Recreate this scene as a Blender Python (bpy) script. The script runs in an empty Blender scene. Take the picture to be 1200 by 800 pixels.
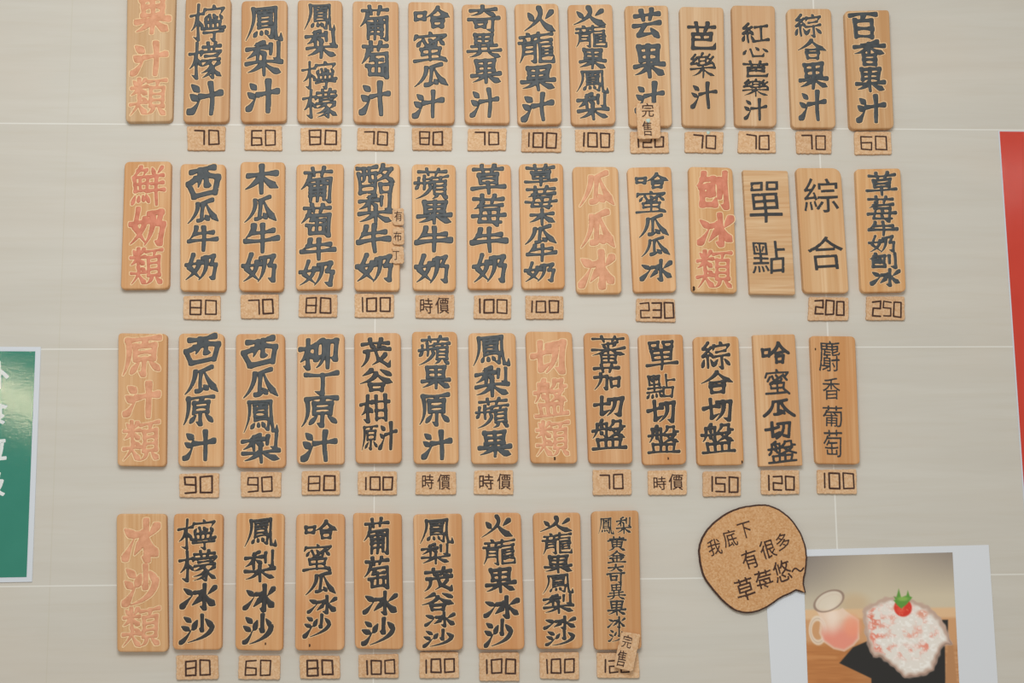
import bpy, math, random
import numpy as np
from mathutils import Vector, Matrix

# ------------------------------------------------------------------ camera, light, exposure
SC = bpy.context.scene
COL = SC.collection
FPX = 1550.0                                   # focal length in pixels of the 1200 x 800 frame
PITCH, YAW, ROLL = 0.1408, 0.0548, -0.0100
CAM = np.array([0.0850, -1.7160, -0.2350])
def cam_axes():
    cy, sy, cp, sp = math.cos(YAW), math.sin(YAW), math.cos(PITCH), math.sin(PITCH)
    cr, sr = math.cos(ROLL), math.sin(ROLL)
    f = np.array([sy*cp, cy*cp, sp]); r0 = np.array([cy, -sy, 0.0]); u0 = np.cross(r0, f)
    return r0*cr + u0*sr, -r0*sr + u0*cr, f
AR, AU, AF = cam_axes()
cd = bpy.data.cameras.new('camera'); cam = bpy.data.objects.new('camera', cd); COL.objects.link(cam)
cd.sensor_fit = 'HORIZONTAL'; cd.sensor_width = 36.0; cd.lens = 36.0*FPX/1200.0
cd.clip_start = 0.01; cd.clip_end = 50
cam.matrix_world = Matrix(((AR[0], AU[0], -AF[0], CAM[0]), (AR[1], AU[1], -AF[1], CAM[1]),
                           (AR[2], AU[2], -AF[2], CAM[2]), (0, 0, 0, 1)))
SC.camera = cam
SC.view_settings.view_transform = 'Standard'; SC.view_settings.look = 'None'
SC.view_settings.exposure = 0.0; SC.view_settings.gamma = 1.0; SC.view_settings.use_curve_mapping = False

w = bpy.data.worlds.new('room_light'); SC.world = w; w.use_nodes = True
bg = w.node_tree.nodes['Background']; bg.inputs[0].default_value = (1.0, 0.945, 0.835, 1); bg.inputs[1].default_value = 0.46

def lamp(name, loc, target, size, power, color, size_y=None, shape='RECTANGLE'):
    l = bpy.data.lights.new(name, 'AREA'); l.shape = shape; l.size = size; l.size_y = size_y or size
    l.energy = power; l.color = color
    o = bpy.data.objects.new(name, l); COL.objects.link(o); o.location = loc
    o.rotation_euler = (Vector(target) - Vector(loc)).to_track_quat('-Z', 'Y').to_euler()
    return o
lamp('ceiling_panel_light', (0.02, -1.6, 0.72), (0.1, 0, -0.5), 0.8, 17.6, (0.965, 1.0, 1.0), 0.6)
def px_point(px, py, y=0.0):
    """the point on the plane at this y that the pixel of the photograph shows"""
    v = (px-600)/FPX*AR - (py-400)/FPX*AU + AF
    t = (y - CAM[1])/v[1]
    p = CAM + t*v
    return p[0], p[2]
def mirrored(px, py, dist):
    """a place in the room that a glossy sheet on the wall mirrors at this pixel"""
    x, z = px_point(px, py); P = np.array([x, 0, z]); d = P - CAM; d /= np.linalg.norm(d)
    d[1] = -d[1]
    return tuple(P + d*dist)
x, z = px_point(20, 462)
lamp('warm_lamp', mirrored(16, 466, 4.2), (x, 0, z), 0.32, 2.6, (1.0, 0.82, 0.55), 0.045).rotation_euler.rotate_axis('Z', math.radians(-24))
x, z = px_point(1180, 213)
lamp('white_lamp', mirrored(1180, 213, 4.0), (x, 0, z), 0.10, 0.35, (1.0, 0.95, 0.9), 0.06)

# ------------------------------------------------------------------ helpers
def lin(c):
    return tuple(((v/255)/12.92 if v/255 <= 0.04045 else ((v/255+0.055)/1.055)**2.4) for v in c) + (1.0,)

def mesh_obj(name, verts, faces, mats, parent=None, fmat=None, smooth=False):
    me = bpy.data.meshes.new(name)
    me.from_pydata([tuple(map(float, v)) for v in verts], [], [tuple(f) for f in faces])
    for m in (mats if isinstance(mats, (list, tuple)) else [mats]):
        me.materials.append(m)
    if fmat is not None:
        me.polygons.foreach_set('material_index', fmat)
    if smooth:
        me.polygons.foreach_set('use_smooth', [True]*len(me.polygons))
    me.update()
    o = bpy.data.objects.new(name, me); COL.objects.link(o)
    if parent is not None:
        o.parent = parent
    return o

def thing(name, label, cat, loc, rot_y=0.0, group=None):
    o = bpy.data.objects.new(name, None); COL.objects.link(o); o.empty_display_size = 0.02
    o.location = loc; o.rotation_euler = (0, rot_y, 0)
    o['label'] = label; o['category'] = cat
    if group:
        o['group'] = group
    return o

# ------------------------------------------------------------------ materials
def new_mat(name):
    m = bpy.data.materials.new(name); m.use_nodes = True
    nt = m.node_tree; b = nt.nodes['Principled BSDF']
    return m, nt, b
def N(nt, t, **kw):
    n = nt.nodes.new(t)
    for k, v in kw.items():
        setattr(n, k, v)
    return n
def mixrgb(nt, fac, a, b, mode='MIX'):
    n = N(nt, 'ShaderNodeMix', data_type='RGBA', blend_type=mode)
    for s, v in ((n.inputs[0], fac), (n.inputs[6], a), (n.inputs[7], b)):
        if hasattr(v, 'is_output'):
            nt.links.new(v, s)
        else:
            s.default_value = v
    return n.outputs[2]
def math_n(nt, op, a, b=0.0, clamp=False):
    n = N(nt, 'ShaderNodeMath', operation=op, use_clamp=clamp)
    for s, v in ((n.inputs[0], a), (n.inputs[1], b)):
        if hasattr(v, 'is_output'):
            nt.links.new(v, s)
        else:
            s.default_value = v
    return n.outputs[0]
def noise(nt, vec, scale, detail=3, rough=0.5, dist=0.0):
    n = N(nt, 'ShaderNodeTexNoise'); n.inputs['Scale'].default_value = scale
    n.inputs['Detail'].default_value = detail; n.inputs['Roughness'].default_value = rough
    n.inputs['Distortion'].default_value = dist
    nt.links.new(vec, n.inputs['Vector']); return n.outputs[0]
def mapped(nt, vec, scale, add=None):
    n = N(nt, 'ShaderNodeMapping'); n.inputs['Scale'].default_value = scale
    nt.links.new(vec, n.inputs['Vector'])
    if add is not None:
        nt.links.new(add, n.inputs['Location'])
    return n.outputs[0]
def ramp(nt, fac, p0, p1):
    n = N(nt, 'ShaderNodeMapRange', clamp=True)
    n.inputs[1].default_value = p0; n.inputs[2].default_value = p1
    nt.links.new(fac, n.inputs[0]); return n.outputs[0]
def bump(nt, b, h, strength, dist):
    n = N(nt, 'ShaderNodeBump'); n.inputs['Strength'].default_value = strength; n.inputs['Distance'].default_value = dist
    nt.links.new(h, n.inputs['Height']); nt.links.new(n.outputs[0], b.inputs['Normal'])

def plain(name, rgb, rough=0.6, spec=0.4, var=0.0, vscale=60):
    m, nt, b = new_mat(name)
    b.inputs['Roughness'].default_value = rough; b.inputs['Specular IOR Level'].default_value = spec
    if var:
        tc = N(nt, 'ShaderNodeTexCoord')
        f = noise(nt, tc.outputs['Object'], vscale, 4, 0.6)
        lo = lin([max(0, c-var) for c in rgb]); hi = lin([min(255, c+var) for c in rgb])
        nt.links.new(mixrgb(nt, ramp(nt, f, 0.3, 0.7), lo, hi), b.inputs['Base Color'])
    else:
        b.inputs['Base Color'].default_value = lin(rgb)
    return m

def wood(name, across=False):
    """planed softwood with fine straight grain; the tint of each board comes from its object colour"""
    m, nt, b = new_mat(name)
    tc = N(nt, 'ShaderNodeTexCoord'); oi = N(nt, 'ShaderNodeObjectInfo')
    off = N(nt, 'ShaderNodeCombineXYZ')
    nt.links.new(math_n(nt, 'MULTIPLY', oi.outputs['Random'], 37.0), off.inputs[0])
    nt.links.new(math_n(nt, 'MULTIPLY', oi.outputs['Random'], 11.0), off.inputs[2])
    s = (3.5, 20, 60) if across else (60, 20, 2.2)
    s2 = (14, 60, 480) if across else (430, 60, 6)
    n1 = noise(nt, mapped(nt, tc.outputs['Object'], s, off.outputs[0]), 1.0, 3, 0.55, 0.6)
    n2 = noise(nt, mapped(nt, tc.outputs['Object'], s2, off.outputs[0]), 1.0, 2, 0.5, 0.1)
    n3 = noise(nt, mapped(nt, tc.outputs['Object'], (18, 18, 9), off.outputs[0]), 1.0, 2, 0.5)
    base = oi.outputs['Color']
    dark = mixrgb(nt, 1.0, base, lin((238, 226, 210)), 'MULTIPLY')
    lite = mixrgb(nt, 0.16, base, lin((240, 214, 176)))
    c = mixrgb(nt, ramp(nt, n1, 0.36, 0.66), lite, dark)
    c = mixrgb(nt, math_n(nt, 'MULTIPLY', ramp(nt, n2, 0.46, 0.66), 0.5 if not across else 0.7), c, mixrgb(nt, 1.0, base, lin((232, 214, 196)), 'MULTIPLY'))
    c = mixrgb(nt, math_n(nt, 'MULTIPLY', ramp(nt, n3, 0.5, 0.75), 0.35), c, mixrgb(nt, 1.0, base, lin((243, 222, 200)), 'MULTIPLY'))
    nt.links.new(c, b.inputs['Base Color'])
    b.inputs['Roughness'].default_value = 0.58; b.inputs['Specular IOR Level'].default_value = 0.25
    bump(nt, b, n2, 0.12, 0.0006)
    return m

def cork(name):
    m, nt, b = new_mat(name)
    tc = N(nt, 'ShaderNodeTexCoord'); oi = N(nt, 'ShaderNodeObjectInfo')
    off = N(nt, 'ShaderNodeCombineXYZ')
    nt.links.new(math_n(nt, 'MULTIPLY', oi.outputs['Random'], 5.0), off.inputs[0])
    v = mapped(nt, tc.outputs['Object'], (1, 1, 1), off.outputs[0])
    vo = N(nt, 'ShaderNodeTexVoronoi'); vo.inputs['Scale'].default_value = 520
    nt.links.new(v, vo.inputs['Vector'])
    sep = N(nt, 'ShaderNodeSeparateColor'); nt.links.new(vo.outputs['Color'], sep.inputs[0])
    n1 = noise(nt, v, 260, 3, 0.6)
    base = oi.outputs['Color']
    c = mixrgb(nt, sep.outputs[0], mixrgb(nt, 1.0, base, lin((238, 226, 212)), 'MULTIPLY'), mixrgb(nt, 0.15, base, lin((242, 214, 178))))
    c = mixrgb(nt, math_n(nt, 'MULTIPLY', ramp(nt, n1, 0.58, 0.72), 0.45), c, mixrgb(nt, 1.0, base, lin((206, 172, 144)), 'MULTIPLY'))
    nt.links.new(c, b.inputs['Base Color'])
    b.inputs['Roughness'].default_value = 0.85; b.inputs['Specular IOR Level'].default_value = 0.15
    bump(nt, b, sep.outputs[1], 0.2, 0.0005)
    return m

M_WOOD = wood('light_softwood'); M_WOODX = wood('cross_grain_wood', True); M_CORK = cork('pressed_cork')
M_BLACK = plain('black_carving_paint', (68, 73, 77), 0.5, 0.4, 9, 120)
M_INK = plain('black_marker_ink', (58, 57, 58), 0.5, 0.35, 5, 120)
M_RED = plain('red_carving_wash', (217, 156, 121), 0.6, 0.3, 16, 90)
M_RED2 = plain('strong_red_carving_wash', (208, 128, 102), 0.6, 0.3, 16, 90)
M_CUT = plain('fresh_cut_wood', (234, 194, 148), 0.65, 0.25, 10, 200)
M_CUTR = plain('pale_cut_wood', (236, 204, 160), 0.65, 0.25, 8, 200)
M_BURN = plain('burnt_line', (76, 54, 46), 0.8, 0.2, 12, 300)
M_PAPER = plain('white_photo_paper', (222, 226, 234), 0.45, 0.4)
M_SHEET = plain('white_laminated_edge', (214, 220, 230), 0.3, 0.5)
M_RUBBER = plain('mint_putty', (190, 212, 204), 0.6, 0.3)
M_HOLE = plain('dark_knot', (70, 50, 38), 0.8, 0.2)

def laminate(name, rgb, bumpy, rough):
    m, nt, b = new_mat(name)
    tc = N(nt, 'ShaderNodeTexCoord')
    n1 = noise(nt, mapped(nt, tc.outputs['Object'], (1, 1, 2.2)), 190, 3, 0.6)
    n2 = noise(nt, tc.outputs['Object'], 25, 2, 0.5)
    c = mixrgb(nt, n2, lin([c-5 for c in rgb]), lin([c+5 for c in rgb]))
    nt.links.new(c, b.inputs['Base Color'])
    b.inputs['Roughness'].default_value = rough; b.inputs['Specular IOR Level'].default_value = 0.5
    bump(nt, b, n1, bumpy, 0.001)
    return m
M_GREEN = laminate('green_laminate', (52, 134, 116), 0.05, 0.08)
M_REDP = laminate('red_laminate', (206, 64, 48), 0.03, 0.14)
M_WHITE = plain('white_print', (226, 232, 232), 0.35, 0.5)

def tile_mat():
    m, nt, b = new_mat('beige_wall_tile')
    tc = N(nt, 'ShaderNodeTexCoord'); P = tc.outputs['Object']
    sep = N(nt, 'ShaderNodeSeparateXYZ'); nt.links.new(P, sep.inputs[0])
    X, Z = sep.outputs[0], sep.outputs[2]
    n1 = noise(nt, mapped(nt, P, (2.2, 1, 26)), 1.0, 5, 0.62, 0.7)
    n2 = noise(nt, mapped(nt, P, (7, 1, 120)), 1.0, 3, 0.55, 0.4)
    n3 = noise(nt, mapped(nt, P, (3.5, 1, 7)), 1.0, 3, 0.5)
    c = mixrgb(nt, ramp(nt, n1, 0.32, 0.70), lin((210, 206, 198)), lin((203, 198, 189)))
    c = mixrgb(nt, math_n(nt, 'MULTIPLY', ramp(nt, n2, 0.5, 0.72), 0.35), c, lin((200, 193, 180)))
    c = mixrgb(nt, math_n(nt, 'MULTIPLY', ramp(nt, n3, 0.45, 0.75), 0.4), c, lin((214, 201, 187)))
    # grout: horizontal joints every 300 mm, vertical joints at the real positions
    def near(coord, at, half):
        return math_n(nt, 'LESS_THAN', math_n(nt, 'ABSOLUTE', math_n(nt, 'SUBTRACT', coord, at)), half)
    g = near(math_n(nt, 'PINGPONG', Z, 0.15), 0.0, 0.00085)
    for xv, hw in ((0.6, 0.0010), (0.0, 0.0008), (1.2, 0.0010)):
        g = math_n(nt, 'MAXIMUM', g, near(X, xv, hw))
    g2 = near(X, -0.405, 0.0006)
    c = mixrgb(nt, math_n(nt, 'MULTIPLY', g2, 0.35), c, lin((196, 190, 172)))
    c = mixrgb(nt, math_n(nt, 'MULTIPLY', g, 0.75), c, lin((232, 231, 226)))
    nt.links.new(c, b.inputs['Base Color'])
    b.inputs['Roughness'].default_value = 0.5; b.inputs['Specular IOR Level'].default_value = 0.3
    h = math_n(nt, 'SUBTRACT', 1.0, math_n(nt, 'MAXIMUM', g, g2))
    bump(nt, b, h, 0.25, 0.0008)
    return m

# ------------------------------------------------------------------ the tiled wall
def slab(name, x0, x1, y0, y1, z0, z1, mat):
    v = [(x0, y0, z0), (x1, y0, z0), (x1, y1, z0), (x0, y1, z0), (x0, y0, z1), (x1, y0, z1), (x1, y1, z1), (x0, y1, z1)]
    f = [(0, 1, 5, 4), (1, 2, 6, 5), (2, 3, 7, 6), (3, 0, 4, 7), (4, 5, 6, 7), (3, 2, 1, 0)]
    return mesh_obj(name, v, f, mat)
wall = slab('wall_back', -1.6, 2.2, 0.0, 0.12, -1.4, 1.4, tile_mat()); wall['kind'] = 'structure'

# ------------------------------------------------------------------ glyph outlines -> carved meshes
_fc = bpy.data.curves.new('glyph', 'FONT'); _fc.resolution_u = 3
_fo = bpy.data.objects.new('glyph', _fc); COL.objects.link(_fo)
_glyphs = {}
def glyph(ch):
    """outline segments (interior on the left) of one character in a unit box"""
    if ch in _glyphs:
        return _glyphs[ch]
    _fc.body = ch
    bpy.context.view_layer.update()
    ev = _fo.evaluated_get(bpy.context.evaluated_depsgraph_get()); me = ev.to_mesh()
    co = np.array([v.co[:2] for v in me.vertices])
    cnt = {}
    for p in me.polygons:
        vs = list(p.vertices)
        a = co[vs]; area = sum(a[i-1][0]*a[i][1]-a[i][0]*a[i-1][1] for i in range(len(vs)))
        if area < 0:
            vs = vs[::-1]
        for i in range(len(vs)):
            cnt[(vs[i-1], vs[i])] = cnt.get((vs[i-1], vs[i]), 0)+1
    ed = np.array([e for e in cnt if (e[1], e[0]) not in cnt])
    ev.to_mesh_clear()
    used = co[np.unique(ed)]
    lo = used.min(0); hi = used.max(0)
    _glyphs[ch] = ((co-lo)/np.maximum(hi-lo, 1e-6), ed)
    return _glyphs[ch]

def maxfilter(a, n):
    for _ in range(n):
        p = np.pad(a, 1, mode='edge')
        a = np.maximum.reduce([p[i:i+a.shape[0], j:j+a.shape[1]] for i in range(3) for j in range(3)])
    return a

def seg_dist(P, A, B):
    d = B-A; L = (d*d).sum(1)+1e-18
    t = np.clip(((P[:, None, :]-A[None])*d[None]).sum(2)/L[None], 0, 1)
    q = A[None]+t[..., None]*d[None]-P[:, None, :]
    return np.sqrt((q*q).sum(2)).min(1)

def glyph_field(ch, wd, ht, style, rng):
    """grid axes and a field that is negative inside the painted strokes"""
    uv, ed = glyph(ch); uv = uv.copy()
    size = min(wd, ht)
    if style.get('brush'):
        k = rng.uniform(0.03, 0.07)
        uv[:, 1] += k*(uv[:, 0]-0.5) + 0.012*np.sin(uv[:, 0]*rng.uniform(4, 7)+rng.uniform(0, 6))
        uv[:, 0] += 0.012*np.sin(uv[:, 1]*rng.uniform(4, 7)+rng.uniform(0, 6)) + rng.uniform(-0.03, 0.03)*(uv[:, 1]-0.5)
    else:
        j = style.get('jit', 0.01)
        uv[:, 1] += j*np.sin(uv[:, 0]*rng.uniform(4, 9)+rng.uniform(0, 6)); uv[:, 0] += j*np.sin(uv[:, 1]*rng.uniform(4, 9)+rng.uniform(0, 6))
    u2 = uv[np.unique(ed)]
    uv = (uv-u2.min(0))/(u2.max(0)-u2.min(0))-0.5
    g = style['grow']*size
    pts = uv*np.array([wd-2*max(g, 0), ht-2*max(g, 0)])
    A = pts[ed[:, 0]]; B = pts[ed[:, 1]]
    cell = max(wd, ht)/style.get('res', 54)
    m = g+style['cut']+3*cell
    xs = np.arange(-wd/2-m, wd/2+m+cell, cell); zs = np.arange(-ht/2-m, ht/2+m+cell, cell)
    gx, gz = np.meshgrid(xs, zs, indexing='ij'); P = np.stack([gx.ravel(), gz.ravel()], 1)
    D = seg_dist(P, A, B)
    yA, yB = A[:, 1][None], B[:, 1][None]; py = P[:, 1][:, None]
    cross = ((yA > py) != (yB > py))
    xi = A[:, 0][None] + (py-yA)*(B[:, 0]-A[:, 0])[None]/np.where(yB-yA == 0, 1e-12, yB-yA)
    inside = ((cross & (P[:, 0][:, None] < xi)).sum(1) % 2) == 1
    sd = np.where(inside, -D, D).reshape(gx.shape)
    wgt = np.full(gx.shape, g)
    if style.get('flare'):
        nxt = {int(a): i for i, (a, b) in enumerate(ed)}
        cs = []
        for a, b in ed:
            i = nxt.get(int(b))
            if i is None:
                continue
            d0 = pts[b]-pts[a]; d1 = pts[ed[i, 1]]-pts[b]
            if math.atan2(d0[0]*d1[1]-d0[1]*d1[0], d0 @ d1) > 0.85:
                cs.append(pts[b])
        if cs:
            cs = np.array(cs)
            dc = np.sqrt(((P[:, None, :]-cs[None])**2).sum(2)).min(1).reshape(gx.shape)
            wgt = wgt + style['flare']*size*np.exp(-(dc/(0.055*size))**2)
    if g > 0:                                   # keep narrow gaps between strokes open
        room = maxfilter(np.maximum(sd, 0), 3)
        wgt = np.minimum(wgt, 0.52*room+0.12*g)
    return xs, zs, sd-wgt

def stroke_field(polys, wd, ht, r, cut=0.0, res=40):
    A, B = [], []
    for p in polys:
        for a, b in zip(p, p[1:]):
            A.append(a); B.append(b)
    A = np.array(A, float); B = np.array(B, float)
    cell = max(wd, ht)/res; m = r+cut+3*cell
    xs = np.arange(-wd/2-m, wd/2+m+cell, cell); zs = np.arange(-ht/2-m, ht/2+m+cell, cell)
    gx, gz = np.meshgrid(xs, zs, indexing='ij')
    D = seg_dist(np.stack([gx.ravel(), gz.ravel()], 1), A, B).reshape(gx.shape)
    return xs, zs, D-r

def clip(poly, f):
    out = []
    for i in range(len(poly)):
        a, b = poly[i-1], poly[i]
        fa, fb = f(a[2]), f(b[2])
        if (fa < 0) != (fb < 0):
            t = fa/(fa-fb); out.append(tuple(a[k]+t*(b[k]-a[k]) for k in range(3)))
        if fb < 0:
            out.append(b)
    return out

def relief(field, cut, height, bev, base):
    """verts (x, depth, z), faces, and 0/1 material per face: painted strokes, bare cut around them"""
    xs, zs, F = field
    V, idx, faces, fm = [], {}, [], []
    def depth(f):
        if f <= 1e-12:
            return base + 0.00006 + height*min(1.0, -f/bev)**0.8
        return base + 0.00006 + (0.00022*min(1.0, f/cut) if cut else 0.0)
    def vid(p):
        k = (round(p[0]*2e6), round(p[1]*2e6))
        if k not in idx:
            idx[k] = len(V); V.append((p[0], -depth(p[2]), p[1]))
        return idx[k]
    q = np.stack([F[:-1, :-1], F[1:, :-1], F[1:, 1:], F[:-1, 1:]], 2)
    lo = q.min(2)
    for i, j in zip(*np.where(lo < cut if cut else lo < 0)):
        poly = [(xs[i], zs[j], q[i, j, 0]), (xs[i+1], zs[j], q[i, j, 1]), (xs[i+1], zs[j+1], q[i, j, 2]), (xs[i], zs[j+1], q[i, j, 3])]
        mx = q[i, j].max()
        a = poly if mx < 0 else clip(poly, lambda f: f)
        if len(a) > 2:
            ids = list(dict.fromkeys(vid(p) for p in a))
            if len(ids) > 2:
                faces.append(ids); fm.append(0)
        if cut and mx >= 0:
            b_ = clip(clip(poly, lambda f: -f), lambda f: f-cut)
            if len(b_) > 2:
                ids = list(dict.fromkeys(vid(p) for p in b_))
                if len(ids) > 2:
                    faces.append(ids); fm.append(1)
    return V, faces, fm

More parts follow.
